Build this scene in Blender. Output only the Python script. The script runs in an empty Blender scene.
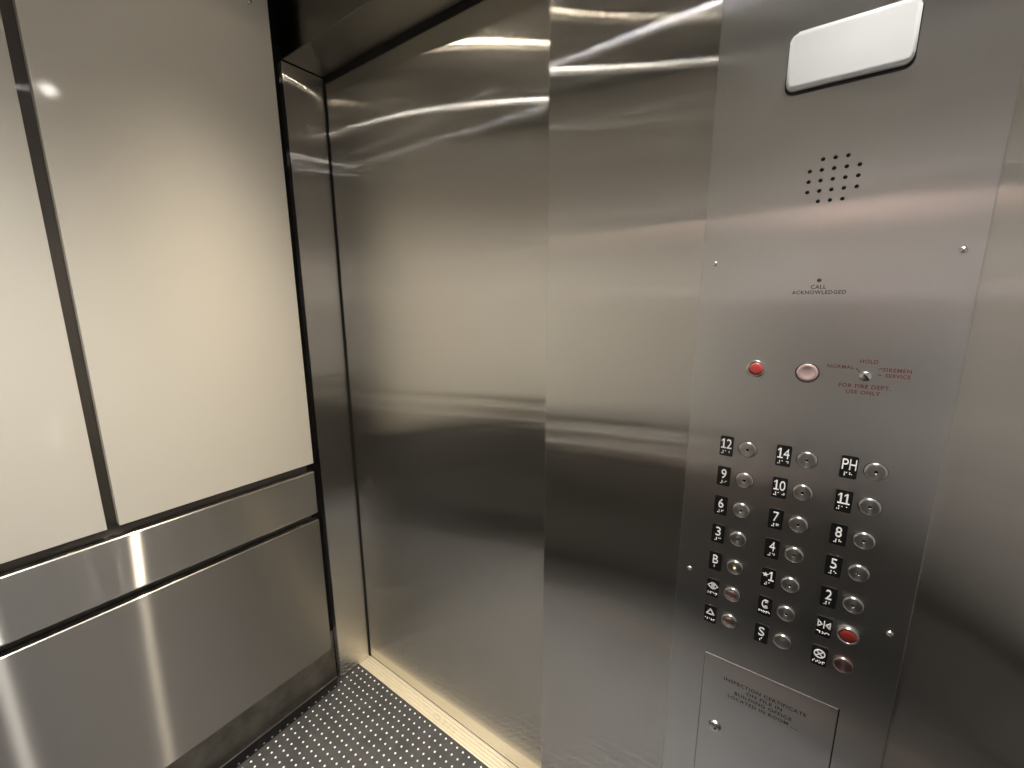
import bpy, bmesh, math, random
from mathutils import Vector, Matrix
random.seed(4)
S = bpy.context.scene
COL = S.collection
PI = math.pi

# ------------------------------------------------------------------ key dimensions (metres)
XJ, D, DOORY = -0.052, 0.1287, 0.1312     # left jamb, jamb depth, door face
B = 0.8558                                # edge of the right-hand return
HEAD = 2.134                              # door height
CEIL = 2.30
REAR, RIGHT = -1.065, 1.676
PF = -0.0515                              # front edge of the left wall panels
ZP, ZBT, ZBB, ZLT, ZLB = 0.9159, 0.8874, 0.7396, 0.7158, 0.2028
BACK = -0.025

# ------------------------------------------------------------------ materials
def newmat(name):
    m = bpy.data.materials.new(name); m.use_nodes = True
    nt = m.node_tree; b = nt.nodes['Principled BSDF']
    return m, nt, b

def N(nt, kind, **kw):
    n = nt.nodes.new(kind)
    for k, v in kw.items():
        if k in n.inputs.keys(): n.inputs[k].default_value = v
        else: setattr(n, k, v)
    return n

def brushed(name, col, rough, aniso, spread, grain, warp=0.0, warp_scale=2.0, rvar=0.05, cvar=0.06, sharp=0.86, wide=0.36, narrow=0.0018):
    """brushed steel: `spread` is the world direction the grooves scatter light in, `grain` the axis (0/1/2) the grooves run along.
    Two lobes: a thin sharp streak (wide across the grooves, narrow along them) and a broad soft sheen."""
    m, nt, b = newmat(name); L = nt.links.new
    b.inputs['Metallic'].default_value = 1
    b.inputs['Anisotropic'].default_value = aniso
    t = N(nt, 'ShaderNodeCombineXYZ')
    for i in range(3): t.inputs[i].default_value = spread[i]
    L(t.outputs[0], b.inputs['Tangent'])
    gl = N(nt, 'ShaderNodeBsdfAnisotropic', distribution='GGX')
    k = math.sqrt(narrow/wide)                      # wide = r*r/k, narrow = r*r*k
    gl.inputs['Roughness'].default_value = math.sqrt(math.sqrt(wide*narrow)); gl.inputs['Anisotropy'].default_value = k-1
    L(t.outputs[0], gl.inputs['Tangent'])
    geo = N(nt, 'ShaderNodeNewGeometry')
    mp = N(nt, 'ShaderNodeMapping'); sc = [700, 700, 700]; sc[grain] = 8
    mp.inputs['Scale'].default_value = sc
    L(geo.outputs['Position'], mp.inputs['Vector'])
    n1 = N(nt, 'ShaderNodeTexNoise', Scale=1.0, Detail=2.0)
    L(mp.outputs[0], n1.inputs['Vector'])
    mr = N(nt, 'ShaderNodeMapRange')
    mr.inputs['To Min'].default_value = rough - rvar; mr.inputs['To Max'].default_value = rough + rvar
    L(n1.outputs[0], mr.inputs['Value']); L(mr.outputs[0], b.inputs['Roughness'])
    n2 = N(nt, 'ShaderNodeTexNoise', Scale=3.0, Detail=3.0)
    L(geo.outputs['Position'], n2.inputs['Vector'])
    ad = N(nt, 'ShaderNodeMath', operation='ADD'); L(n1.outputs[0], ad.inputs[0]); L(n2.outputs[0], ad.inputs[1])
    mx = N(nt, 'ShaderNodeMapRange')
    mx.inputs['From Max'].default_value = 2.0
    mx.inputs['To Min'].default_value = 1 - cvar; mx.inputs['To Max'].default_value = 1 + cvar
    L(ad.outputs[0], mx.inputs['Value'])
    vm = N(nt, 'ShaderNodeVectorMath', operation='SCALE')
    vm.inputs[0].default_value = col[:3]; L(mx.outputs[0], vm.inputs['Scale'])
    L(vm.outputs[0], b.inputs['Base Color']); L(vm.outputs[0], gl.inputs['Color'])
    if warp:
        n3 = N(nt, 'ShaderNodeTexNoise', Scale=warp_scale, Detail=0.5)
        L(geo.outputs['Position'], n3.inputs['Vector'])
        bp = N(nt, 'ShaderNodeBump', Strength=1.0, Distance=warp)
        L(n3.outputs[0], bp.inputs['Height']); L(bp.outputs[0], b.inputs['Normal']); L(bp.outputs[0], gl.inputs['Normal'])
    mix = N(nt, 'ShaderNodeMixShader'); mix.inputs[0].default_value = sharp
    L(b.outputs[0], mix.inputs[1]); L(gl.outputs[0], mix.inputs[2])
    L(mix.outputs[0], nt.nodes['Material Output'].inputs['Surface'])
    return m

def plain(name, col, rough=0.5, metal=0.0, emit=0.0, ecol=None, coat=0.0, spec=0.5):
    m, nt, b = newmat(name)
    b.inputs['Base Color'].default_value = (*col, 1)
    b.inputs['Roughness'].default_value = rough
    b.inputs['Metallic'].default_value = metal
    b.inputs['Coat Weight'].default_value = coat
    b.inputs['Specular IOR Level'].default_value = spec
    if emit:
        b.inputs['Emission Color'].default_value = (*(ecol or col), 1)
        b.inputs['Emission Strength'].default_value = emit
    return m

STEEL = (0.81, 0.79, 0.75)
M = {}
M['door'] = brushed('door_steel', STEEL, 0.30, 0.8, (1, 0, 0), 2, 0.0011, 2.2)
M['front'] = brushed('return_steel', STEEL, 0.30, 0.8, (1, 1, 0), 2, 0.0008, 2.6)
M['panel'] = brushed('panel_steel', (0.80, 0.79, 0.775), 0.32, 0.6, (1, 1, 0), 2, 0.0006, 3.0, sharp=0.65, wide=0.22, narrow=0.012)
M['jamb'] = brushed('jamb_steel', STEEL, 0.30, 0.8, (1, 1, 0), 2, 0.0006, 3.0)
M['band'] = brushed('band_steel', (0.60, 0.59, 0.57), 0.36, 0.8, (0, 0, 1), 1, 0.0004, 4.0, sharp=0.5, narrow=0.0018)
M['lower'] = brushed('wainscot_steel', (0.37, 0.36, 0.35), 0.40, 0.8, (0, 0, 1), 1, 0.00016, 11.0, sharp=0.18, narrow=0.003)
M['reveal'] = brushed('reveal_steel', (0.24, 0.225, 0.215), 0.45, 0.4, (0, 1, 0), 2, sharp=0.5)
M['ceil'] = brushed('ceiling_steel', (0.45, 0.44, 0.42), 0.35, 0.5, (1, 0, 0), 1, sharp=0.3)
M['rear_up'] = plain('white_panel_rear', (0.84, 0.82, 0.765), 0.065, spec=0.7)
M['dark'] = plain('gap_shade_black', (0.01, 0.01, 0.01), 0.9)  # shade of gaps and recesses put in as plain black
M['black'] = plain('black_plastic', (0.006, 0.006, 0.006), 0.35)
M['white'] = plain('white_legend', (0.85, 0.85, 0.83), 0.5)
M['rear_up'].node_tree.nodes['Principled BSDF'].inputs['IOR'].default_value = 2.5
M['ink'] = plain('black_engraving', (0.02, 0.02, 0.02), 0.6)
M['redink'] = plain('red_engraving', (0.125, 0.034, 0.034), 0.5)
M['lens'] = plain('white_acrylic', (0.72, 0.755, 0.775), 0.2, coat=0.3)
M['red'] = plain('red_button_face', (0.40, 0.055, 0.05), 0.35)
M['red_shaded'] = plain('shaded_red_button_face', (0.20, 0.018, 0.016), 0.4)  # same red face, the dimmer light there put into the colour
M['pink'] = plain('pale_button_face', (0.72, 0.55, 0.53), 0.22, metal=0.6)
M['amber'] = plain('amber_lamp', (1.0, 0.5, 0.08), 0.3, emit=1.6, ecol=(1.0, 0.46, 0.06))
M['screw'] = plain('screw_steel', (0.75, 0.74, 0.72), 0.22, metal=1)
M['chrome'] = plain('bright_steel', (0.72, 0.71, 0.69), 0.2, metal=1)
M['trim'] = plain('trim_steel', (0.7, 0.68, 0.64), 0.3, metal=1)

def button_metal(name, col):
    m, nt, b = newmat(name)
    b.inputs['Base Color'].default_value = (*col, 1); b.inputs['Metallic'].default_value = 1
    b.inputs['Roughness'].default_value = 0.30; b.inputs['Anisotropic'].default_value = 0.7
    b.inputs['Anisotropic Rotation'].default_value = 0.25
    t = N(nt, 'ShaderNodeTangent', direction_type='RADIAL', axis='Y')
    nt.links.new(t.outputs[0], b.inputs['Tangent'])
    return m
M['button'] = button_metal('turned_steel', (0.70, 0.69, 0.66))
M['rosy'] = button_metal('rosy_turned_steel', (0.62, 0.42, 0.40))

def white_panel():
    m, nt, b = newmat('white_panel'); L = nt.links.new
    geo = N(nt, 'ShaderNodeNewGeometry')
    n = N(nt, 'ShaderNodeTexNoise', Scale=2.5, Detail=4.0); L(geo.outputs['Position'], n.inputs['Vector'])
    r = N(nt, 'ShaderNodeMix', data_type='RGBA')
    r.inputs[6].default_value = (0.72, 0.70, 0.645, 1); r.inputs[7].default_value = (0.765, 0.745, 0.69, 1)
    L(n.outputs[0], r.inputs[0]); L(r.outputs[2], b.inputs['Base Color'])
    b.inputs['Roughness'].default_value = 0.05
    b.inputs['Specular IOR Level'].default_value = 0.6
    n3 = N(nt, 'ShaderNodeTexNoise', Scale=500.0, Detail=1.0); L(geo.outputs['Position'], n3.inputs['Vector'])
    bp = N(nt, 'ShaderNodeBump', Strength=0.06, Distance=0.0004); L(n3.outputs[0], bp.inputs['Height'])
    L(bp.outputs[0], b.inputs['Normal'])
    return m
M['white_panel'] = white_panel()

def rubber():
    m, nt, b = newmat('studded_rubber'); L = nt.links.new
    geo = N(nt, 'ShaderNodeNewGeometry')
    n = N(nt, 'ShaderNodeTexNoise', Scale=14.0, Detail=6.0, Roughness=0.7); L(geo.outputs['Position'], n.inputs['Vector'])
    r = N(nt, 'ShaderNodeValToRGB'); r.color_ramp.elements[0].position = 0.3; r.color_ramp.elements[1].position = 0.75
    r.color_ramp.elements[0].color = (0.030, 0.031, 0.034, 1); r.color_ramp.elements[1].color = (0.070, 0.071, 0.077, 1)
    L(n.outputs[0], r.inputs[0]); L(r.outputs[0], b.inputs['Base Color'])
    b.inputs['Roughness'].default_value = 0.45
    return m
M['rubber'] = rubber()
M['stud'] = plain('pale_stud', (0.90, 0.89, 0.86), 0.3)  # even near-white colour for every stud

def kick_mat():
    m, nt, b = newmat('scuffed_kick'); L = nt.links.new
    geo = N(nt, 'ShaderNodeNewGeometry')
    n = N(nt, 'ShaderNodeTexNoise', Scale=18.0, Detail=5.0); L(geo.outputs['Position'], n.inputs['Vector'])
    r = N(nt, 'ShaderNodeValToRGB'); r.color_ramp.elements[0].position = 0.35; r.color_ramp.elements[1].position = 0.7
    r.color_ramp.elements[0].color = (0.22, 0.205, 0.18, 1); r.color_ramp.elements[1].color = (0.36, 0.34, 0.305, 1)
    L(n.outputs[0], r.inputs[0]); L(r.outputs[0], b.inputs['Base Color'])
    b.inputs['Metallic'].default_value = 0.6; b.inputs['Roughness'].default_value = 0.45
    return m
M['kick'] = kick_mat()
M['sill'] = plain('sill_aluminium', (0.76, 0.70, 0.56), 0.42, metal=0.3)

# ------------------------------------------------------------------ mesh helpers
def box(bm, x0, x1, y0, y1, z0, z1, mi=0, bevel=0.0, seg=1):
    vs = [bm.verts.new(p) for p in ((x0,y0,z0),(x1,y0,z0),(x1,y1,z0),(x0,y1,z0),(x0,y0,z1),(x1,y0,z1),(x1,y1,z1),(x0,y1,z1))]
    fs = [bm.faces.new([vs[i] for i in f]) for f in ((3,2,1,0),(4,5,6,7),(0,1,5,4),(1,2,6,5),(2,3,7,6),(3,0,4,7))]
    for f in fs: f.material_index = mi
    if bevel:
        es = list({e for f in fs for e in f.edges})
        r = bmesh.ops.bevel(bm, geom=es, offset=bevel, segments=seg, profile=0.5, affect='EDGES', clamp_overlap=True)
        for f in r['faces']: f.material_index = mi
    return fs

def prism(bm, pts, y0, y1, mi=0):
    """extrude an outline of (x, z) points (counter-clockwise seen from -Y) from y1 (back) to y0 (front, facing -Y)"""
    f = [bm.verts.new((x, y0, z)) for x, z in pts]; b = [bm.verts.new((x, y1, z)) for x, z in pts]
    n = len(pts)
    F = [bm.faces.new(f), bm.faces.new(b[::-1])]
    for i in range(n): F.append(bm.faces.new((f[i], b[i], b[(i+1) % n], f[(i+1) % n])))
    for q in F: q.material_index = mi
    return F

def rrect(x0, x1, z0, z1, r, n=5):
    pts = []
    for cx, cz, a in ((x1-r, z0+r, -90), (x1-r, z1-r, 0), (x0+r, z1-r, 90), (x0+r, z0+r, 180)):
        for i in range(n+1):
            t = math.radians(a + 90*i/n); pts.append((cx + r*math.cos(t), cz + r*math.sin(t)))
    return pts

def lathe(bm, prof, n=40, cx=0, cz=0, mi=0, smooth=True):
    """profile of (radius, y) revolved about the Y axis; ends with radius 0 close"""
    rings = []
    for r, y in prof:
        if r < 1e-7: rings.append([bm.verts.new((cx, y, cz))])
        else: rings.append([bm.verts.new((cx + r*math.cos(2*PI*i/n), y, cz + r*math.sin(2*PI*i/n))) for i in range(n)])
    out = []
    for a, b in zip(rings, rings[1:]):
        for i in range(n):
            j = (i+1) % n
            if len(a) == 1 and len(b) == 1: continue
            if len(a) == 1: f = (a[0], b[j], b[i])
            elif len(b) == 1: f = (a[i], a[j], b[0])
            else: f = (a[i], a[j], b[j], b[i])
            q = bm.faces.new(f); q.material_index = mi; q.smooth = smooth; out.append(q)
    return out

def build(name, bm, mats, parent=None, recalc=True, loc=(0,0,0)):
    if recalc: bmesh.ops.recalc_face_normals(bm, faces=bm.faces[:])
    me = bpy.data.meshes.new(name); bm.to_mesh(me); bm.free()
    return link(name, me, mats, parent, loc)

def link(name, me, mats, parent=None, loc=(0,0,0)):
    for m in (mats if isinstance(mats, (list, tuple)) else [mats]): me.materials.append(m)
    o = bpy.data.objects.new(name, me); COL.objects.link(o)
    o.location = loc
    if parent: o.parent = parent
    return o

def empty(name, loc=(0,0,0)):
    o = bpy.data.objects.new(name, None); o.empty_display_size = 0.05; COL.objects.link(o); o.location = loc
    return o

def tag(o, label, cat, group=None):
    o['label'] = label; o['category'] = cat
    if group: o['group'] = group
    return o

def struct(o, label=None, cat=None):
    o['kind'] = 'structure'
    if label: o['label'] = label; o['category'] = cat
    return o

def text_mesh(s, extrude=0.0, spacing=1.0, bold=0.0):
    """flat text as a mesh in XZ facing -Y, bounding box normalised: returns (verts, faces, w, h)"""
    cu = bpy.data.curves.new('t', 'FONT'); cu.body = s; cu.size = 1.0; cu.resolution_u = 3
    cu.space_character = spacing; cu.offset = bold
    ob = bpy.data.objects.new('t', cu); COL.objects.link(ob)
    bpy.context.view_layer.update()
    me = bpy.data.meshes.new_from_object(ob.evaluated_get(bpy.context.evaluated_depsgraph_get()))
    vs = [v.co.copy() for v in me.vertices]; fs = [list(p.vertices) for p in me.polygons]
    bpy.data.objects.remove(ob); bpy.data.curves.remove(cu); bpy.data.meshes.remove(me)
    return vs, fs

def add_text(bm, s, x0, x1, z0, z1, y, mi=0, bold=0.0, spacing=1.0):
    """fit string s in the rectangle, lying on the plane y, facing -Y"""
    vs, fs = text_mesh(s, spacing=spacing, bold=bold)
    ax, bx = min(v.x for v in vs), max(v.x for v in vs); ay, by = min(v.y for v in vs), max(v.y for v in vs)
    q = [bm.verts.new((x0 + (v.x-ax)/(bx-ax)*(x1-x0), y, z0 + (v.y-ay)/(by-ay)*(z1-z0))) for v in vs]
    for f in fs:
        try: g = bm.faces.new([q[i] for i in f]); g.material_index = mi
        except ValueError: pass

def thicken(bm, dy):
    """give flat text a body: extrude towards -Y"""
    fs = bm.faces[:]
    r = bmesh.ops.extrude_face_region(bm, geom=fs)
    bmesh.ops.translate(bm, verts=[v for v in r['geom'] if isinstance(v, bmesh.types.BMVert)], vec=(0, -dy, 0))

# ------------------------------------------------------------------ the shell
# floor with raised studs in a one inch grid
bm = bmesh.new()
box(bm, -0.09, RIGHT+0.03, REAR-0.03, 0.0815, -0.03, 0.0)
sx, sy, px, py = 0.2395, 0.0692, 0.0254, 0.0257
for i in range(-12, 57):
    for j in range(0, 44):
        x, y = sx + i*px, sy - j*py
        if x < -0.062 or x > RIGHT-0.02 or (x > B-0.02 and y > -0.01): continue
        if y > -0.01 and x < XJ+0.008: continue
        r, n = 0.0034, 8
        a = [bm.verts.new((x + r*math.cos(2*PI*k/n), y + r*math.sin(2*PI*k/n), 0.0)) for k in range(n)]
        b = [bm.verts.new((x + r*.72*math.cos(2*PI*k/n), y + r*.72*math.sin(2*PI*k/n), 0.0014)) for k in range(n)]
        for k in range(n):
            f = bm.faces.new((a[k], a[(k+1) % n], b[(k+1) % n], b[k])); f.material_index = 1; f.smooth = True
        f = bm.faces.new(b); f.material_index = 1
struct(build('floor', bm, [M['rubber'], M['stud']], recalc=False))

bm = bmesh.new(); box(bm, -0.12, RIGHT+0.1, REAR-0.1, 0.2, CEIL, CEIL+0.03)
struct(build('ceiling', bm, M['ceil']))

# left wall: outer shell, backing strip the panels hang on
bm = bmesh.new()
box(bm, -0.12, -0.0775, REAR-0.1, 0.2, -0.03, CEIL, 1)
box(bm, -0.0775, BACK, REAR, PF-0.012, ZLB+0.004, CEIL, 0)
box(bm, -0.0775, 0.0, REAR, PF, CEIL-0.025, CEIL, 0)
struct(build('wall_left', bm, [M['reveal'], M['dark']]))

# rear and right walls (seen only as reflections)
def other_wall(name, along, face):
    bm = bmesh.new()
    if along == 'x':
        f = lambda a0, a1, d, z0, z1, mi, bv=0.0: box(bm, a0, a1, face-0.06, face+d, z0, z1, mi, bv)
        spans, lo, hi = ((0.02, 0.545), (0.567, 1.105), (1.127, RIGHT-0.02)), -0.08, RIGHT+0.06
    else:
        f = lambda a0, a1, d, z0, z1, mi, bv=0.0: box(bm, face-d, face+0.06, a0, a1, z0, z1, mi, bv)
        spans, lo, hi = ((REAR+0.03, -0.557), (-0.535, PF)), REAR-0.06, 0.0
    f(lo, hi, -0.025, 0, CEIL, 1)
    for a0, a1 in spans: f(a0, a1, 0, ZP, CEIL-0.04, 0, 0.001)
    f(spans[0][0], spans[-1][1], 0, ZBB, ZBT, 2, 0.0015); f(spans[0][0], spans[-1][1], 0, ZLB, ZLT, 3, 0.0015)
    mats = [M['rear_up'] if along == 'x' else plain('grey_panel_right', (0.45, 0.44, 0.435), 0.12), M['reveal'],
            brushed(name+'_band', (0.6,0.58,0.55), 0.3, 0.85, (0,0,1), 0 if along == 'x' else 1),
            brushed(name+'_wainscot', (0.16,0.155,0.145), 0.45, 0.6, (0,0,1), 0 if along == 'x' else 1, sharp=0.25)]
    return struct(build(name, bm, mats))
other_wall('wall_back', 'x', REAR)
other_wall('wall_right', 'y', RIGHT)

# twin tube handrail along the rear wall
rail = tag(empty('handrail', (0.85, REAR, 0.80)), 'twin steel tube handrail on the rear wall behind the viewer', 'handrail')
def tube_x(name, x0, x1, y, z, r, mat, parent):
    bm = bmesh.new(); n = 20
    a = [[bm.verts.new((x, y+q*r*math.cos(2*PI*k/n), z+q*r*math.sin(2*PI*k/n))) for k in range(n)] for x, q in ((x0, .7), (x0+.004, 1), (x1-.004, 1), (x1, .7))]
    for p, q in zip(a, a[1:]):
        for k in range(n): bm.faces.new((p[k], p[(k+1) % n], q[(k+1) % n], q[k])).smooth = True
    bm.faces.new(a[0]); bm.faces.new(a[-1][::-1])
    o = build(name, bm, mat, parent); o.location = -parent.location
for z in (0.865, 0.800): tube_x('rail_tube', 0.14, 1.10, REAR+0.045, z, 0.011, M['trim'], rail)
for x in (0.24, 0.62, 1.00):
    bm = bmesh.new(); box(bm, x-0.010, x+0.010, REAR+0.0005, REAR+0.0345, 0.785, 0.880, 0, 0.002)
    o = build('rail_bracket', bm, M['trim'], rail); o.location = -rail.location

# front wall: the wide steel return carrying the control panel
bm = bmesh.new()
box(bm, B, RIGHT+0.06, 0.0, D, 0.0, CEIL, 0, 0.0025, 3)
struct(build('wall_front', bm, M['front']))

# steel door, closed
bm = bmesh.new()
box(bm, -0.11, B+0.12, DOORY, DOORY+0.03, 0.0085, HEAD+0.05, 0, 0.001)
box(bm, XJ+0.001, B+0.05, DOORY+0.002, DOORY+0.012, 0.0034, 0.0084, 1)      # black strip painted for the shade in the running gap under the door
struct(build('door_1', bm, [M['door'], M['dark']]))

# header over the opening and slim jamb column at its left
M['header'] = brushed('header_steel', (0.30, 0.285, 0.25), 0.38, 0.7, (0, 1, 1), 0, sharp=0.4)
bm = bmesh.new(); box(bm, -0.050, B-0.0004, 0.0, D, HEAD, CEIL, 0, 0.0025, 3)
box(bm, XJ, B+0.05, D+0.0003, DOORY-0.0004, HEAD-0.0185, HEAD+0.04, 1)      # black strip standing in for the shaded gap at the door head
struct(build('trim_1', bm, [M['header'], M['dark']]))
bm = bmesh.new(); box(bm, -0.0772, XJ, 0.0, D, 0.0, HEAD-0.0005, 0, 0.0025, 3)
box(bm, XJ-0.02, XJ+0.009, D+0.0003, DOORY-0.0004, 0.006, HEAD-0.018, 1)      # and one for the shaded gap down its side
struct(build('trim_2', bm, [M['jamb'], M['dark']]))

# recessed kick plate with a thin bright lip where it meets the floor
bm = bmesh.new()
box(bm, -0.0775, -0.074, REAR, -0.004, 0.0, ZLB+0.004, 0)
box(bm, -0.074, -0.0705, REAR, -0.004, 0.0, 0.0028, 1, 0.0006)
struct(build('baseboard_left', bm, [M['kick'], M['trim']]))

# ------------------------------------------------------------------ left wall panels
def slab(name, y0, y1, z0, z1, mat, bevel, seg=2, back=BACK+0.0016):
    bm = bmesh.new(); box(bm, back, 0.0, y0, y1, z0, z1, 0, bevel, seg)
    return build(name, bm, mat)
g = 'white upper wall panels'
tag(slab('wall_panel', -0.5349, PF, ZP, CEIL-0.03, M['white_panel'], 0.0008),
    'large glossy white wall panel between the dark vertical groove and the door jamb', 'wall panel', g)
tag(slab('wall_panel', REAR+0.03, -0.5569, ZP, CEIL-0.03, M['white_panel'], 0.0008),
    'white wall panel at the far left edge, cut by the picture, left of the dark groove', 'wall panel', g)
tag(slab('steel_band', REAR+0.03, PF, ZBB, ZBT, M['band'], 0.0038, 3),
    'narrow horizontal brushed steel band below the white wall panels', 'wall band')
tag(slab('wainscot_panel', REAR+0.03, PF, ZLB, ZLT, M['lower'], 0.0030, 3),
    'large brushed steel lower wall panel beneath the narrow steel band', 'wall panel')

# small steel stud near the top of the white panel (a pad hook)
bm = bmesh.new()
lathe(bm, [(0.0, -0.013), (0.0042, -0.0125), (0.0055, -0.010), (0.0055, -0.008), (0.003, -0.0065), (0.003, 0.0)], 20)
o = build('pad_hook', bm, M['screw'])
o.rotation_euler = (0, 0, PI/2); o.location = (0.0, -0.1029, 2.2082)
tag(o, 'tiny round steel stud near the top right corner of the white wall panel', 'stud')

# ------------------------------------------------------------------ door sill
bm = bmesh.new()
prof = [(0.0818, -0.02), (0.0818, 0.0025), (0.0855, 0.0032)]
y = 0.0855
while y < 0.118:
    prof += [(y+0.0006, -0.0008), (y+0.0030, -0.0008), (y+0.0036, 0.0032), (y+0.0108, 0.0032)]; y += 0.0108
prof += [(0.150, 0.0032), (0.150, -0.02)]
va = [bm.verts.new((XJ+0.0003, yy, zz)) for yy, zz in prof]; vb = [bm.verts.new((B+0.08, yy, zz)) for yy, zz in prof]
n = len(prof)
for i in range(n): bm.faces.new((va[i], va[(i+1) % n], vb[(i+1) % n], vb[i]))
bm.faces.new(va[::-1]); bm.faces.new(vb)
sill = tag(empty('door_sill', (0,0,0)), 'grooved metal door sill strip between the studded floor and the steel door', 'door sill')
build('sill_plate', bm, M['sill'], sill)
# raised lettering on the sill, read from inside the car
bm = bmesh.new(); add_text(bm, 'OTIS', 0.0, 0.105, 0.0, 0.021, 0.0, spacing=1.25)
bmesh.ops.rotate(bm, verts=bm.verts[:], cent=(0,0,0), matrix=Matrix.Rotation(-PI/2, 3, 'X'))
bmesh.ops.translate(bm, verts=bm.verts[:], vec=(0.350, 0.0925, 0.0035))
o = build('sill_lettering', bm, plain('cast_lettering', (0.66, 0.59, 0.45), 0.5, metal=0.5), sill)

# ------------------------------------------------------------------ control panel
CPX0, CPX1, CPZ0, CPZ1 = 1.1444, 1.4528, 0.42, 2.02
T = 0.004                                              # plate stands 4 mm proud of the return
panel = tag(empty('control_panel', ((CPX0+CPX1)/2, 0, CPZ0)),
            'tall brushed steel lift control panel full of numbered round buttons on the right-hand return', 'control panel')
OFF = -panel.location
def part(name, bm, mats, parent=None, loc=(0,0,0), recalc=True, label=None):
    """build in world coordinates, hang under the panel"""
    o = build(name, bm, mats, panel, recalc)
    o.location = OFF + Vector(loc)
    if label: o['label'] = label
    return o
def sub(name, bm, mats, parent, recalc=True, label=None):
    o = build(name, bm, mats, parent, recalc)
    if label: o['label'] = label
    return o

# faceplate with blind holes for the loudspeaker and a recess for the certificate door
bm = bmesh.new(); box(bm, CPX0, CPX1, -T, 0.0, CPZ0, CPZ1, 0, 0.0008)
for f in bm.faces: f.material_index = 0
plate_ob = build('faceplate', bm, [M['panel'], M['dark']])
bm = bmesh.new()
c, zc, q = 1.2983, 1.5948, 0.0132
for i in range(-2, 3):
    for j in range(-2, 3):
        if abs(i) == 2 and abs(j) == 2: continue
        lathe(bm, [(0, -T-0.002), (0.0024, -T-0.002), (0.0024, -0.0004), (0, -0.0004)], 16, c + i*q, zc + j*q, 1, False)
CX0, CX1, CZ0, CZ1 = 1.2020, 1.3945, 0.50, 0.8130
box(bm, CX0-0.0004, CX1+0.0016, -T-0.002, -0.0004, CZ0-0.0012, CZ1+0.0006, 1)
cut = build('cut', bm, [M['panel'], M['dark']])
md = plate_ob.modifiers.new('b', 'BOOLEAN'); md.operation = 'DIFFERENCE'; md.object = cut; md.solver = 'EXACT'
bpy.context.view_layer.update()
me = bpy.data.meshes.new_from_object(plate_ob.evaluated_get(bpy.context.evaluated_depsgraph_get()))
bpy.data.objects.remove(cut); bpy.data.objects.remove(plate_ob)
me.name = 'faceplate'
faceplate = bpy.data.objects.new('faceplate', me); COL.objects.link(faceplate)
faceplate.parent = panel; faceplate.location = OFF
if len(me.materials) == 0: me.materials.append(M['panel']); me.materials.append(M['dark'])

# position indicator lens: deep white box with rounded corners
bm = bmesh.new()
prism(bm, rrect(1.2337, 1.3612, 1.7118, 1.7783, 0.009, 6), -0.016, -T)
bm.edges.ensure_lookup_table()
es = [e for e in bm.edges if all(abs(v.co.y + 0.016) < 1e-6 for v in e.verts)]
bmesh.ops.bevel(bm, geom=es, offset=0.005, segments=4, profile=0.6, affect='EDGES')
for f in bm.faces: f.smooth = True
lens = part('indicator_lens', bm, M['lens'], label='blank white rounded display lens at the top of the panel')
bm = bmesh.new()
prism(bm, rrect(1.2322, 1.3632, 1.7080, 1.7800, 0.0105, 6), -T-0.0022, -T)
part('lens_shadow_plate', bm, M['black'])  # black plate standing in for the shadow around and below the lens

# screws
def screw_bm(cx, cz, r=0.0042):
    bm = bmesh.new()
    lathe(bm, [(0, -T-0.0026), (r*.5, -T-0.0023), (r*.85, -T-0.0012), (r, -T)], 24, cx, cz)
    return bm
for cx, cz in ((1.1634, 1.4932), (1.4345, 1.4945), (1.1636, 0.9655), (1.4347, 0.9687)):
    part('screw', screw_bm(cx, cz), M['screw'])

# call acknowledged legend and its little lamp
bm = bmesh.new()
add_text(bm, 'CALL', 1.2895, 1.3070, 1.4523, 1.4577, -T-0.0001, bold=0.022, spacing=1.12)
add_text(bm, 'ACKNOWLEDGED', 1.2680, 1.3296, 1.4450, 1.4502, -T-0.0001, bold=0.022, spacing=1.12)
thicken(bm, 0.0001); part('call_lettering', bm, M['ink'])
bm = bmesh.new(); lathe(bm, [(0, -T-0.0012), (0.0020, -T-0.0008), (0.0026, -T)], 20, 1.2982, 1.4640)
part('call_lamp', bm, M['ink'])

# two round service buttons
bm = bmesh.new(); lathe(bm, [(0.0098, -T-0.0028), (0.0118, -T-0.0032), (0.0130, -T-0.0022), (0.0132, -T)], 40, 1.2338, 1.3340)
bm2 = bmesh.new(); lathe(bm2, [(0, -T-0.0034), (0.006, -T-0.0032), (0.0098, -T-0.0026), (0.0099, -T)], 40, 1.2338, 1.3340)
o = part('alarm_button', bm, M['chrome'], label='red push button in a bright steel ring')
sub('button_face', bm2, M['red'], o, label='red face')
bm = bmesh.new(); lathe(bm, [(0.0128, -T-0.0015), (0.0146, -T-0.0015), (0.0146, -T)], 40, 1.2983, 1.3342)
bm2 = bmesh.new(); lathe(bm2, [(0, -T-0.0012), (0.008, -T-0.0018), (0.0122, -T-0.0034), (0.0127, -T-0.0026), (0.0128, -T)], 40, 1.2983, 1.3342)
o = part('service_button', bm, M['ink'], label='pale pinkish push button in a thin dark ring')
sub('button_face', bm2, M['pink'], o, label='pale pinkish face')

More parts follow.
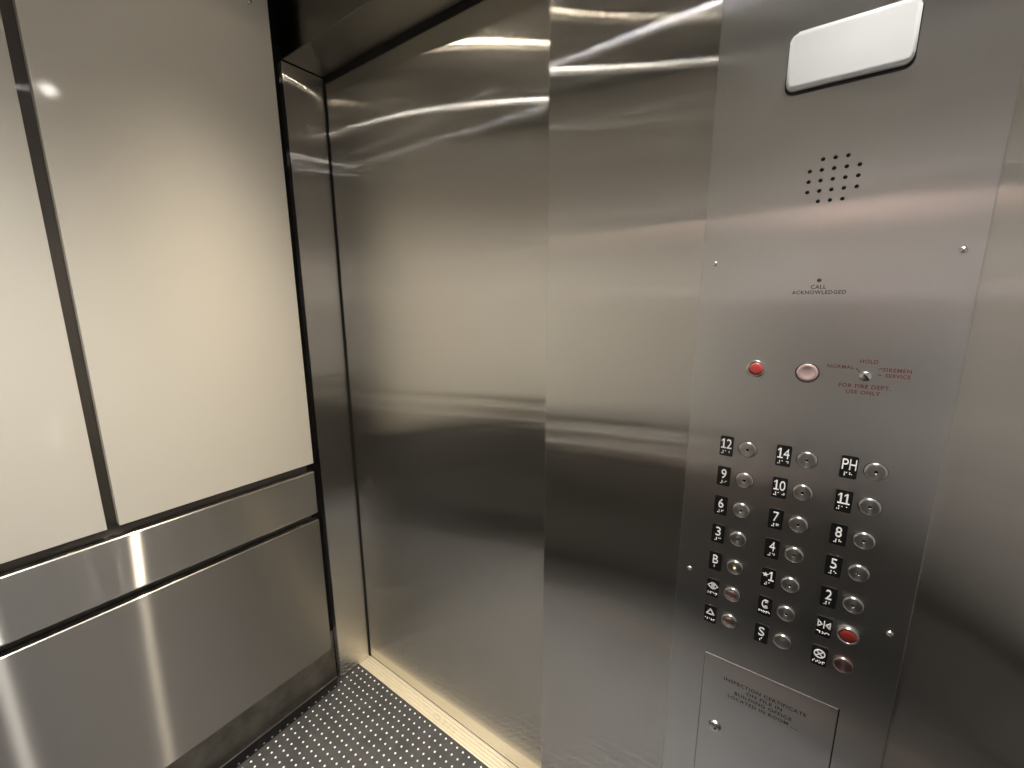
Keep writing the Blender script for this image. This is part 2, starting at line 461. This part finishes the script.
# fire service key switch and its red engraving
bm = bmesh.new(); lathe(bm, [(0, -T-0.0030), (0.0056, -T-0.0030), (0.0066, -T-0.0022), (0.0070, -T)], 36, 1.3633, 1.3346)
o = part('key_switch', bm, M['screw'], label='small round key switch')
bm = bmesh.new(); box(bm, -0.0010, 0.0010, -T-0.0034, -T-0.0028, -0.0045, 0.0045)
bmesh.ops.rotate(bm, verts=bm.verts[:], cent=(0,0,0), matrix=Matrix.Rotation(math.radians(-40), 3, 'Y'))
bmesh.ops.translate(bm, verts=bm.verts[:], vec=(1.3645, 0, 1.3340))
sub('keyhole', bm, M['black'], o)
bm = bmesh.new(); y = -T-0.0001
add_text(bm, 'NORMAL', 1.3206, 1.3500, 1.3435, 1.3486, y, bold=0.022, spacing=1.12)
add_text(bm, 'HOLD', 1.3552, 1.3742, 1.3525, 1.3580, y, bold=0.022, spacing=1.12)
add_text(bm, 'FIREMEN', 1.3805, 1.4085, 1.3428, 1.3480, y, bold=0.022, spacing=1.12)
add_text(bm, 'SERVICE', 1.3835, 1.4085, 1.3352, 1.3404, y, bold=0.022, spacing=1.12)
add_text(bm, 'FOR FIRE DEPT.', 1.3362, 1.3912, 1.3180, 1.3236, y, bold=0.022, spacing=1.12)
add_text(bm, 'USE ONLY', 1.3450, 1.3815, 1.3098, 1.3152, y, bold=0.022, spacing=1.12)
thicken(bm, 0.0001); part('key_switch_lettering', bm, M['redink'], label='red engraved lettering')
bm = bmesh.new()
for (x0, z0), (x1, z1) in (((1.3522, 1.3452), (1.3570, 1.3402)), ((1.3755, 1.3455), (1.3795, 1.3472)), ((1.3752, 1.3385), (1.3795, 1.3375))):
    v = Vector((x1-x0, 0, z1-z0)); w = Vector((-v.z, 0, v.x)).normalized()*0.00045
    p = [Vector((x0, y, z0))-w, Vector((x1, y, z1))-w, Vector((x1, y, z1))+w, Vector((x0, y, z0))+w]
    bm.faces.new([bm.verts.new(a) for a in p])
thicken(bm, 0.0001); part('pointer_lines', bm, M['ink'])

# certificate door
bm = bmesh.new(); box(bm, CX0, CX1, -T-0.0002, -0.0006, CZ0, CZ1-0.0006, 0, 0.0006)
cert = part('certificate_door', bm, M['panel'], label='hinged steel certificate door with engraved lettering')
bm = bmesh.new(); y = -T-0.0003
add_text(bm, 'INSPECTION CERTIFICATE', 1.2360, 1.3570, 0.7722, 0.7790, y, bold=0.022, spacing=1.12)
add_text(bm, 'ON FILE IN', 1.2717, 1.3243, 0.7622, 0.7686, y, bold=0.022, spacing=1.12)
add_text(bm, 'BUILDING OFFICE', 1.2544, 1.3390, 0.7519, 0.7585, y, bold=0.022, spacing=1.12)
add_text(bm, 'LOCATED IN ROOM __', 1.2446, 1.3490, 0.7405, 0.7478, y, bold=0.022, spacing=1.12)
thicken(bm, 0.0001); sub('certificate_lettering', bm, M['ink'], cert)
bm = bmesh.new(); lathe(bm, [(0, -T-0.0052), (0.0078, -T-0.0050), (0.0096, -T-0.0036), (0.0104, -T-0.0002)], 36, 1.2293, 0.6690)
lathe(bm, [(0, -T-0.0056), (0.0022, -T-0.0056), (0.0022, -T-0.0048)], 16, 1.2302, 0.6672, 1, False)
sub('lock', bm, [M['button'], M['black']], cert, label='round steel lock')

# braille
BR = {'a':'1','b':'12','c':'14','d':'145','e':'15','f':'124','g':'1245','h':'125','i':'24','j':'245','k':'13','l':'123','m':'134',
      'n':'1345','o':'135','p':'1234','q':'12345','r':'1235','s':'234','t':'2345','u':'136','v':'1236','w':'2456','x':'1346','#':'3456','*':'35'}
def braille(bm, word, cx, cz, y):
    if word.isdigit(): word = '#' + ''.join('jabcdefghi'[int(ch)] for ch in word)
    s = 0.0021; cell = min(0.0058, 0.0165/len(word)); s = min(s, cell*0.42)
    x0 = cx - cell*(len(word)-1)/2
    for i, ch in enumerate(word):
        for dch in BR[ch]:
            k = int(dch)-1; dx = (-.5 if k < 3 else .5)*s; dz = (1 - k % 3)*s
            lathe(bm, [(0, y-0.0007), (0.00055, y-0.0005), (0.00080, y)], 8, x0 + i*cell + dx, cz + dz)

def poly(bm, pts, y):
    bm.faces.new([bm.verts.new((x, y, z)) for x, z in pts])
def stroke(bm, pts, w, y, closed=False):
    """outline drawn with thick segments, mitred by small overlaps"""
    n = len(pts)
    for i in range(n if closed else n-1):
        a, b = Vector(pts[i]), Vector(pts[(i+1) % n]); d = (b-a).normalized(); nn = Vector((-d.y, d.x))*w/2; e = d*w*0.3
        poly(bm, [tuple(a-e-nn), tuple(b+e-nn), tuple(b+e+nn), tuple(a-e+nn)], y)
def ring(bm, cx, cz, r, w, y, a0=0, a1=360, n=28, sx=1.0):
    pts = [(cx + sx*r*math.cos(math.radians(a0+(a1-a0)*i/n)), cz + r*math.sin(math.radians(a0+(a1-a0)*i/n))) for i in range(n+1)]
    for i in range(n):
        a = math.radians(a0+(a1-a0)*i/n); b = math.radians(a0+(a1-a0)*(i+1)/n)
        ri, ro = r-w/2, r+w/2
        poly(bm, [(cx+sx*ri*math.cos(a), cz+ri*math.sin(a)), (cx+sx*ro*math.cos(a), cz+ro*math.sin(a)),
                  (cx+sx*ro*math.cos(b), cz+ro*math.sin(b)), (cx+sx*ri*math.cos(b), cz+ri*math.sin(b))], y)

def digits(bm, s, cx, cz, y, H=0.0158):
    ws = {'1': 0.0058, 'P': 0.0072, 'H': 0.0078, 'B': 0.0082, 'S': 0.0086}
    tot = [ws.get(ch, 0.0076) for ch in s]; gap = 0.0012 if len(s) > 1 else 0
    x = cx - (sum(tot) + gap*(len(s)-1))/2
    for ch, w in zip(s, tot):
        if ch == '1':
            m, z0, z1, t = x+w/2, cz-H/2, cz+H/2, 0.0021
            poly(bm, [(m-t/2, z0), (m+t/2, z0), (m+t/2, z1), (m-t/2, z1)], y)
            poly(bm, [(m-t/2, z1), (m-w*0.62, z1-0.0030), (m-w*0.62, z1-0.0047), (m-t/2, z1-0.0024)], y)
            poly(bm, [(m-w*0.62, z0), (m+w*0.62, z0), (m+w*0.62, z0+0.0018), (m-w*0.62, z0+0.0018)], y-0.00002)
        else: add_text(bm, ch, x, x+w, cz-H/2, cz+H/2, y)
        x += w + gap

def legend(bm, key, cx, cz, y):
    w = 0.0017
    if key == 'star1':
        k = (cx-0.0042, cz+0.0012)
        poly(bm, [(k[0] + (0.0046 if i % 2 == 0 else 0.0019)*math.sin(i*PI/5), k[1] + (0.0046 if i % 2 == 0 else 0.0019)*math.cos(i*PI/5)) for i in range(10)][::-1], y)
        digits(bm, '1', cx+0.0040, cz, y)
    elif key == 'open':
        for s in (-1, 1): stroke(bm, [(cx+s*0.0018, cz+0.0056), (cx+s*0.0018, cz-0.0056), (cx+s*0.0076, cz)], 0.0015, y, True)
        stroke(bm, [(cx, cz+0.0064), (cx, cz-0.0064)], 0.0012, y)
    elif key == 'close':
        for s in (-1, 1): stroke(bm, [(cx+s*0.0074, cz+0.0050), (cx+s*0.0074, cz-0.0050), (cx+s*0.0026, cz)], 0.0016, y, True)
        stroke(bm, [(cx, cz+0.0060), (cx, cz-0.0060)], 0.0013, y)
    elif key == 'alarm':
        stroke(bm, [(cx-0.0060, cz-0.0042), (cx+0.0060, cz-0.0042), (cx, cz+0.0056)], 0.0019, y, True)
    elif key == 'stop':
        ring(bm, cx, cz, 0.0066, 0.0016, y)
        for s in (-1, 1): stroke(bm, [(cx-0.0040, cz-s*0.0040), (cx+0.0040, cz+s*0.0040)], 0.0015, y)
    elif key == 'phone':
        ring(bm, cx+0.0012, cz, 0.0070, 0.0022, y, 100, 260, 16, 0.72)
        for s in (-1, 1):
            stroke(bm, [(cx+0.0002, cz+s*0.0070), (cx+0.0036, cz+s*0.0060), (cx+0.0030, cz+s*0.0034), (cx+0.0002, cz+s*0.0036)], 0.0018, y)
    else: digits(bm, key, cx, cz, y)

def tactile(cx, cz, key, word, label):
    bm = bmesh.new(); prism(bm, rrect(cx-0.0097, cx+0.0097, cz-0.0166, cz+0.0166, 0.002, 3), -T-0.0016, -T)
    o = part('tactile_plate', bm, M['black'], label=label)
    y = -T-0.0017
    bm = bmesh.new(); legend(bm, key, cx, cz+0.0042, y); thicken(bm, 0.0006); sub('legend', bm, M['white'], o)
    bm = bmesh.new(); braille(bm, word, cx, cz-0.0102, -T-0.0016); sub('braille', bm, M['white'], o)

# push buttons: one mesh of each kind, built round the origin and shared by copies
def button_profile(hole):
    p = [(0.0124, 0.0), (0.0124, -0.0018), (0.0120, -0.0030), (0.0110, -0.0036), (0.0100, -0.0038), (0.0097, -0.0038), (0.0060, -0.0038)]
    return p + ([(0.0028, -0.0038), (0.00235, -0.0038), (0.00225, -0.0036), (0.0022, -0.0022), (0.0, -0.0022)] if hole else [(0.003, -0.0037), (0.0, -0.0037)])
def push_button(kind, cx, cz, label):
    bm = bmesh.new()
    metal = {'rosy': M['rosy']}.get(kind, M['button'])
    if kind == 'red':
        lathe(bm, [(0.0132, 0.0), (0.0132, -0.0035), (0.0126, -0.0046), (0.0112, -0.0048), (0.0106, -0.0040)], 44)
    else: lathe(bm, button_profile(kind in ('hole', 'lit')), 44)
    o = build('push_button', bm, metal, panel); o.location = OFF + Vector((cx, -T, cz)); o['label'] = label
    bm = bmesh.new()
    if kind == 'red':
        lathe(bm, [(0.0107, -0.0030), (0.0100, -0.0042), (0.005, -0.0050), (0.0, -0.0052)], 44)
        sub('button_face', bm, M['red_shaded'], o, label='red face')
    elif kind in ('hole', 'lit'):
        lathe(bm, [(0.00218, -0.0023), (0.0021, -0.0036), (0.0, -0.0039)] if kind == 'lit' else [(0.00218, -0.0023), (0.0021, -0.0027), (0.0, -0.0027)], 20)
        sub('button_lamp', bm, M['amber'] if kind == 'lit' else M['black'], o, label='lit amber lamp' if kind == 'lit' else None)
    elif kind == 'jewel':
        lathe(bm, [(0.0082, -0.0034), (0.0080, -0.0038), (0.004, -0.0042), (0.0, -0.0043)], 36)
        sub('button_face', bm, M['rosy'], o, label='dull red centre')
    ring_ = bmesh.new(); lathe(ring_, [(0.0125, -0.0005), (0.0133, -0.0005), (0.0133, 0.0)], 40)
    sub('button_rim', ring_, M['ink'], o)
    return o

cols = (1.2041, 1.2826, 1.3610); bcols = (1.2341, 1.3120, 1.3902)
rows = [1.2040 - 0.052*i for i in range(7)]
rows = [1.2040, 1.1519, 1.0995, 1.0480, 0.9956, 0.9440, 0.8921]
LAY = [[('12','12','hole'), ('9','9','hole'), ('6','6','hole'), ('3','3','hole'), ('B','b','lit'), ('open','open','jewel'), ('alarm','alarm','jewel')],
       [('14','14','hole'), ('10','10','hole'), ('7','7','hole'), ('4','4','hole'), ('star1','1','hole'), ('phone','phone','hole'), ('S','s','steel')],
       [('PH','ph','hole'), ('11','11','hole'), ('8','8','hole'), ('5','5','hole'), ('2','2','hole'), ('close','close','red'), ('stop','stop','rosy')]]
WORDS = {'open': 'door open symbol', 'alarm': 'triangle symbol', 'star1': 'star and 1', 'phone': 'telephone symbol', 'close': 'door close symbol', 'stop': 'crossed circle symbol'}
for ci in range(3):
    for ri, (key, word, kind) in enumerate(LAY[ci]):
        w = WORDS.get(key, key)
        tactile(cols[ci], rows[ri], key, word if key != 'star1' else '1', 'black tactile plate reading ' + w if key not in WORDS else 'black tactile plate with ' + w)
        kd = {'red': 'red-faced', 'rosy': 'reddish', 'jewel': 'red-centred', 'lit': 'amber-lit steel'}.get(kind, 'steel')
        push_button(kind, bcols[ci], rows[ri], 'round %s push button beside %s' % (kd, w))

# ------------------------------------------------------------------ ceiling downlights
M['ring'] = plain('white_trim_ring', (0.8, 0.8, 0.78), 0.4)
LENS, BEAM, BEAM_POWER = 240.0, 275.0, 18.0
def narrow_beam(ld, power):
    """the reflector's beam: intensity falls as a power of the cosine off the axis"""
    ld.use_nodes = True; nt = ld.node_tree; em = nt.nodes['Emission']
    tc = N(nt, 'ShaderNodeTexCoord'); sp = N(nt, 'ShaderNodeSeparateXYZ'); nt.links.new(tc.outputs['Normal'], sp.inputs[0])
    ab = N(nt, 'ShaderNodeMath', operation='ABSOLUTE'); nt.links.new(sp.outputs[2], ab.inputs[0])
    pw = N(nt, 'ShaderNodeMath', operation='POWER'); nt.links.new(ab.outputs[0], pw.inputs[0]); pw.inputs[1].default_value = power
    nt.links.new(pw.outputs[0], em.inputs['Strength'])
LX = (0.326, 1.350); LY = (-0.279, -0.767)
names = {(0, 0): ('near the door and the white wall', (1.0, 0.86, 0.66)), (0, 1): ('near the back and the white wall', (1.0, 0.94, 0.84)),
         (1, 0): ('above the control panel', (1.0, 0.94, 0.86)), (1, 1): ('near the back on the control panel side', (0.97, 0.96, 1.0))}
for i, x in enumerate(LX):
    for j, y in enumerate(LY):
        lab, colr = names[(i, j)]
        t = tag(empty('downlight', (x, y, CEIL)), 'round recessed ceiling downlight ' + lab, 'ceiling light', 'ceiling downlights')
        bm = bmesh.new()
        lathe(bm, [(0.027, 0.0), (0.031, -0.011), (0.036, -0.012), (0.046, -0.010), (0.048, 0.0)], 40)
        o = build('trim_ring', bm, M['ring'], t); o.rotation_euler = (PI/2, 0, 0)
        bm = bmesh.new(); lathe(bm, [(0.0, -0.009), (0.006, -0.008), (0.0105, -0.004), (0.011, 0.0)], 32)
        o = build('lamp_lens', bm, plain('lamp_glow', (1, 1, 1), 0.4, emit=LENS, ecol=colr), t); o.rotation_euler = (PI/2, 0, 0)
        bm = bmesh.new(); lathe(bm, [(0.0283, -0.0045), (0.0302, -0.0105)], 40)
        o = build('added_glow_rim', bm, plain('added_rim_glow', (1, 1, 1), 0.4, emit=LENS*0.035, ecol=colr), t); o.rotation_euler = (PI/2, 0, 0)  # emission added in place of the ring's inner wall lit by the lens
        ld = bpy.data.lights.new('downlight_beam', 'SPOT'); ld.energy = BEAM; ld.color = colr
        ld.spot_size = math.radians(150); ld.spot_blend = 0.3; ld.shadow_soft_size = 0.02
        narrow_beam(ld, BEAM_POWER)
        lo = bpy.data.objects.new('downlight_beam', ld); COL.objects.link(lo); lo.location = (x, y, CEIL-0.016)

# ------------------------------------------------------------------ the photographer, mirrored dimly in the steel
M['skin'] = plain('skin', (0.50, 0.32, 0.25), 0.5)
M['shirt'] = plain('grey_shirt', (0.14, 0.125, 0.13), 0.85)
M['trousers'] = plain('black_trousers', (0.010, 0.010, 0.012), 0.85)
M['hair'] = plain('dark_hair', (0.015, 0.011, 0.009), 0.6)
M['phone'] = plain('dark_phone', (0.02, 0.02, 0.022), 0.3)
PX, PY, PYAW = 1.385, -0.892, math.radians(8)
def skin(name, V, E, root, mat, parent, levels=2):
    """one continuous surface grown round a skeleton: V name -> (x, y, z, rx, ry)"""
    ks = list(V); me = bpy.data.meshes.new(name)
    me.from_pydata([V[k][:3] for k in ks], [(ks.index(a), ks.index(b)) for a, b in E], [])
    o = bpy.data.objects.new(name, me); COL.objects.link(o)
    o.modifiers.new('s', 'SKIN').use_smooth_shade = True
    for k, d in zip(ks, me.skin_vertices[0].data):
        d.radius = V[k][3:5]; d.use_root = (k == root)
    sd = o.modifiers.new('d', 'SUBSURF'); sd.levels = sd.render_levels = levels
    bpy.context.view_layer.update()
    m2 = bpy.data.meshes.new_from_object(o.evaluated_get(bpy.context.evaluated_depsgraph_get()))
    bpy.data.objects.remove(o); m2.name = name
    for p in m2.polygons: p.use_smooth = True
    m2.materials.clear()
    return link(name, m2, mat, parent)
person = tag(empty('person', (PX, PY, 0)), 'person in grey shirt and black trousers standing behind the viewpoint holding up a phone', 'person')
person.rotation_euler = (0, 0, PYAW)
V = {'pelvis': (0,0,.95,.115,.075), 'waist': (0,0,1.12,.115,.08), 'chest': (0,0,1.32,.15,.105), 'collar': (0,0,1.46,.075,.06), 'neck': (0,.012,1.52,.052,.052),
     'jaw': (0,.035,1.585,.058,.075), 'face': (0,.03,1.65,.072,.09), 'crown': (0,.012,1.72,.060,.075), 'nose': (0,.118,1.635,.010,.012), 'nosetip': (0,.135,1.622,.009,.010)}
E = [('pelvis','waist'),('waist','chest'),('chest','collar'),('collar','neck'),('neck','jaw'),('jaw','face'),('face','crown'),('face','nose'),('nose','nosetip')]
for t, q in (('L', -1), ('R', 1)):
    V.update({t+'hip': (q*.085,0,.88,.085,.085), t+'knee': (q*.10,.02,.50,.056,.058), t+'ankle': (q*.10,-.01,.09,.028,.032), t+'toe': (q*.12,.13,.035,.038,.028), t+'sh': (q*.185,0,1.425,.055,.055), t+'ear': (q*.078,.02,1.635,.010,.018)})
    E += [('pelvis',t+'hip'),(t+'hip',t+'knee'),(t+'knee',t+'ankle'),(t+'ankle',t+'toe'),('collar',t+'sh'),('face',t+'ear')]
PW = Matrix.Translation((1.299, -0.7405, 1.4363)) @ Matrix.Rotation(math.radians(35.5), 4, 'Z') @ Matrix.Rotation(math.radians(-11.04), 4, 'X')
INV = (Matrix.Translation((PX, PY, 0)) @ Matrix.Rotation(PYAW, 4, 'Z')).inverted()
def onph(u, v, w, rx, ry):                          # a joint given in the phone's own axes
    return (*(INV @ (PW @ Vector((u, v, w)))), rx, ry)
V.update({'Relb': (.225,.02,1.16,.042,.042), 'Rwr': onph(.165,-.045,-.085,.026,.028), 'Rpalm': onph(.158,-.022,-.030,.015,.032),
          'Lelb': (-.235,-.01,1.14,.042,.042), 'Lwr': (-.240,.055,.895,.028,.024), 'Lpalm': (-.238,.075,.825,.034,.016)})
E += [('Rsh','Relb'),('Relb','Rwr'),('Rwr','Rpalm'),('Lsh','Lelb'),('Lelb','Lwr'),('Lwr','Lpalm')]
for k in range(4):
    ln = (.085, .095, .090, .072)[k]; dx = (k-1.5)*.019
    V['Lf%da' % k] = (-.238-dx*.3, .080+dx, .785, .0085, .0085); V['Lf%db' % k] = (-.236-dx*.3, .090+dx, .825-ln+.015, .008, .008); V['Lf%dc' % k] = (-.228-dx*.3, .094+dx, .825-ln-.022, .007, .007)
    E += [('Lpalm','Lf%da' % k),('Lf%da' % k,'Lf%db' % k),('Lf%db' % k,'Lf%dc' % k)]
    z = .010 - k*.019
    V['Rf%da' % k] = onph(.149,-.008,z,.0085,.0085); V['Rf%db' % k] = onph(.130,.004,z,.008,.008); V['Rf%dc' % k] = onph(.106+.004*(k % 2),.0035,z,.007,.007)
    E += [('Rpalm','Rf%da' % k),('Rf%da' % k,'Rf%db' % k),('Rf%db' % k,'Rf%dc' % k)]
V.update({'Lta': (-.222,.102,.850,.011,.011), 'Ltb': (-.214,.118,.820,.009,.009), 'Rta': onph(.147,-.034,-.045,.011,.011), 'Rtb': onph(.112,-.030,-.026,.009,.009)})
E += [('Lpalm','Lta'),('Lta','Ltb'),('Rpalm','Rta'),('Rta','Rtb')]
skin('body', V, E, 'pelvis', M['skin'], person)
grow = lambda ks, g: {k: (*V[k][:3], V[k][3]+g, V[k][4]+g) for k in ks}
ks = ['pelvis','waist','chest','collar','Lsh','Rsh','Lelb','Relb','Lwr','Rwr']
W = grow(ks, .014); W['pelvis'] = (0,0,.80,.175,.118); W['waist'] = (0,0,1.10,.150,.112); W['collar'] = (0,0,1.445,.085,.07)
skin('shirt', W, [e for e in E if e[0] in ks and e[1] in ks], 'pelvis', M['shirt'], person)
ks = ['pelvis','Lhip','Rhip','Lknee','Rknee','Lankle','Rankle']
W = grow(ks, .018); W['pelvis'] = (0,0,1.06,.125,.095); W['Lankle'] = (-.10,-.005,.025,.062,.064); W['Rankle'] = (.10,-.005,.025,.062,.064)
skin('trousers', W, [e for e in E if e[0] in ks and e[1] in ks], 'pelvis', M['trousers'], person)
for q in (-1, 1):
    skin('shoe', {'heel': (q*.10,-.045,.045,.042,.040), 'mid': (q*.108,.05,.045,.046,.038), 'tip': (q*.122,.155,.036,.042,.028)}, [('heel','mid'),('mid','tip')], 'heel', M['trousers'], person)
    bm = bmesh.new(); bmesh.ops.create_uvsphere(bm, u_segments=16, v_segments=10, radius=.009)
    build('eye', bm, M['hair'], person, loc=(q*.030, .104, 1.652))
bm = bmesh.new(); bmesh.ops.create_uvsphere(bm, u_segments=28, v_segments=18, radius=1.0)
bmesh.ops.delete(bm, geom=[v for v in bm.verts if v.co.z < -.55 or (v.co.y > .0 and v.co.z < .15) or (v.co.y > .55 and v.co.z < .6)], context='VERTS')
for v in bm.verts: v.co = Vector((v.co.x*.088, v.co.y*.108-.004, v.co.z*.10))
for f in bm.faces: f.smooth = True
build('hair', bm, M['hair'], person, loc=(0, .012, 1.685))
# the phone in the raised right hand, tilted down with the view
ph = tag(empty('phone', (1.299, -0.7405, 1.4363)), 'dark phone held up in the right hand of the person behind the viewpoint', 'phone')
ph.rotation_euler = (math.radians(-11.04), 0, math.radians(35.5))
bm = bmesh.new(); prism(bm, rrect(-.018, .129, -.056, .016, .010, 5), -.016, -.008)
build('phone_case', bm, M['phone'], ph)
bm = bmesh.new(); prism(bm, rrect(-.013, .124, -.052, .012, .006, 5), -.0165, -.0158)
build('screen', bm, plain('phone_screen', (0.03, 0.03, 0.035), 0.1), ph)

w = bpy.data.worlds.new('World'); S.world = w; w.use_nodes = True
w.node_tree.nodes['Background'].inputs[0].default_value = (0.0, 0.0, 0.0, 1)

# ------------------------------------------------------------------ camera
yaw, pit, rol = (math.radians(a) for a in (35.5017, 11.0423, -0.2577))
fw = Vector((-math.sin(yaw)*math.cos(pit), math.cos(yaw)*math.cos(pit), -math.sin(pit)))
rt = Vector((math.cos(yaw), math.sin(yaw), 0)); up = rt.cross(fw)
r2 = rt*math.cos(rol) + up*math.sin(rol); u2 = -rt*math.sin(rol) + up*math.cos(rol)
cd = bpy.data.cameras.new('Camera'); cd.sensor_width = 36; cd.lens = 420.57*36/1024; cd.clip_start = 0.01
co = bpy.data.objects.new('Camera', cd); COL.objects.link(co)
mt = Matrix.Identity(4)
for k in range(3): mt[k][0], mt[k][1], mt[k][2] = r2[k], u2[k], -fw[k]
mt.translation = Vector((1.299, -0.7405, 1.4363)); co.matrix_world = mt
S.camera = co

vs = S.view_settings
vs.view_transform = 'Standard'; vs.look = 'None'; vs.gamma = 1.0; vs.exposure = -0.45; vs.use_curve_mapping = False
cy = S.cycles
cy.use_denoising = True
cy.max_bounces = 14; cy.glossy_bounces = 10; cy.diffuse_bounces = 6
cy.sample_clamp_indirect = 20.0
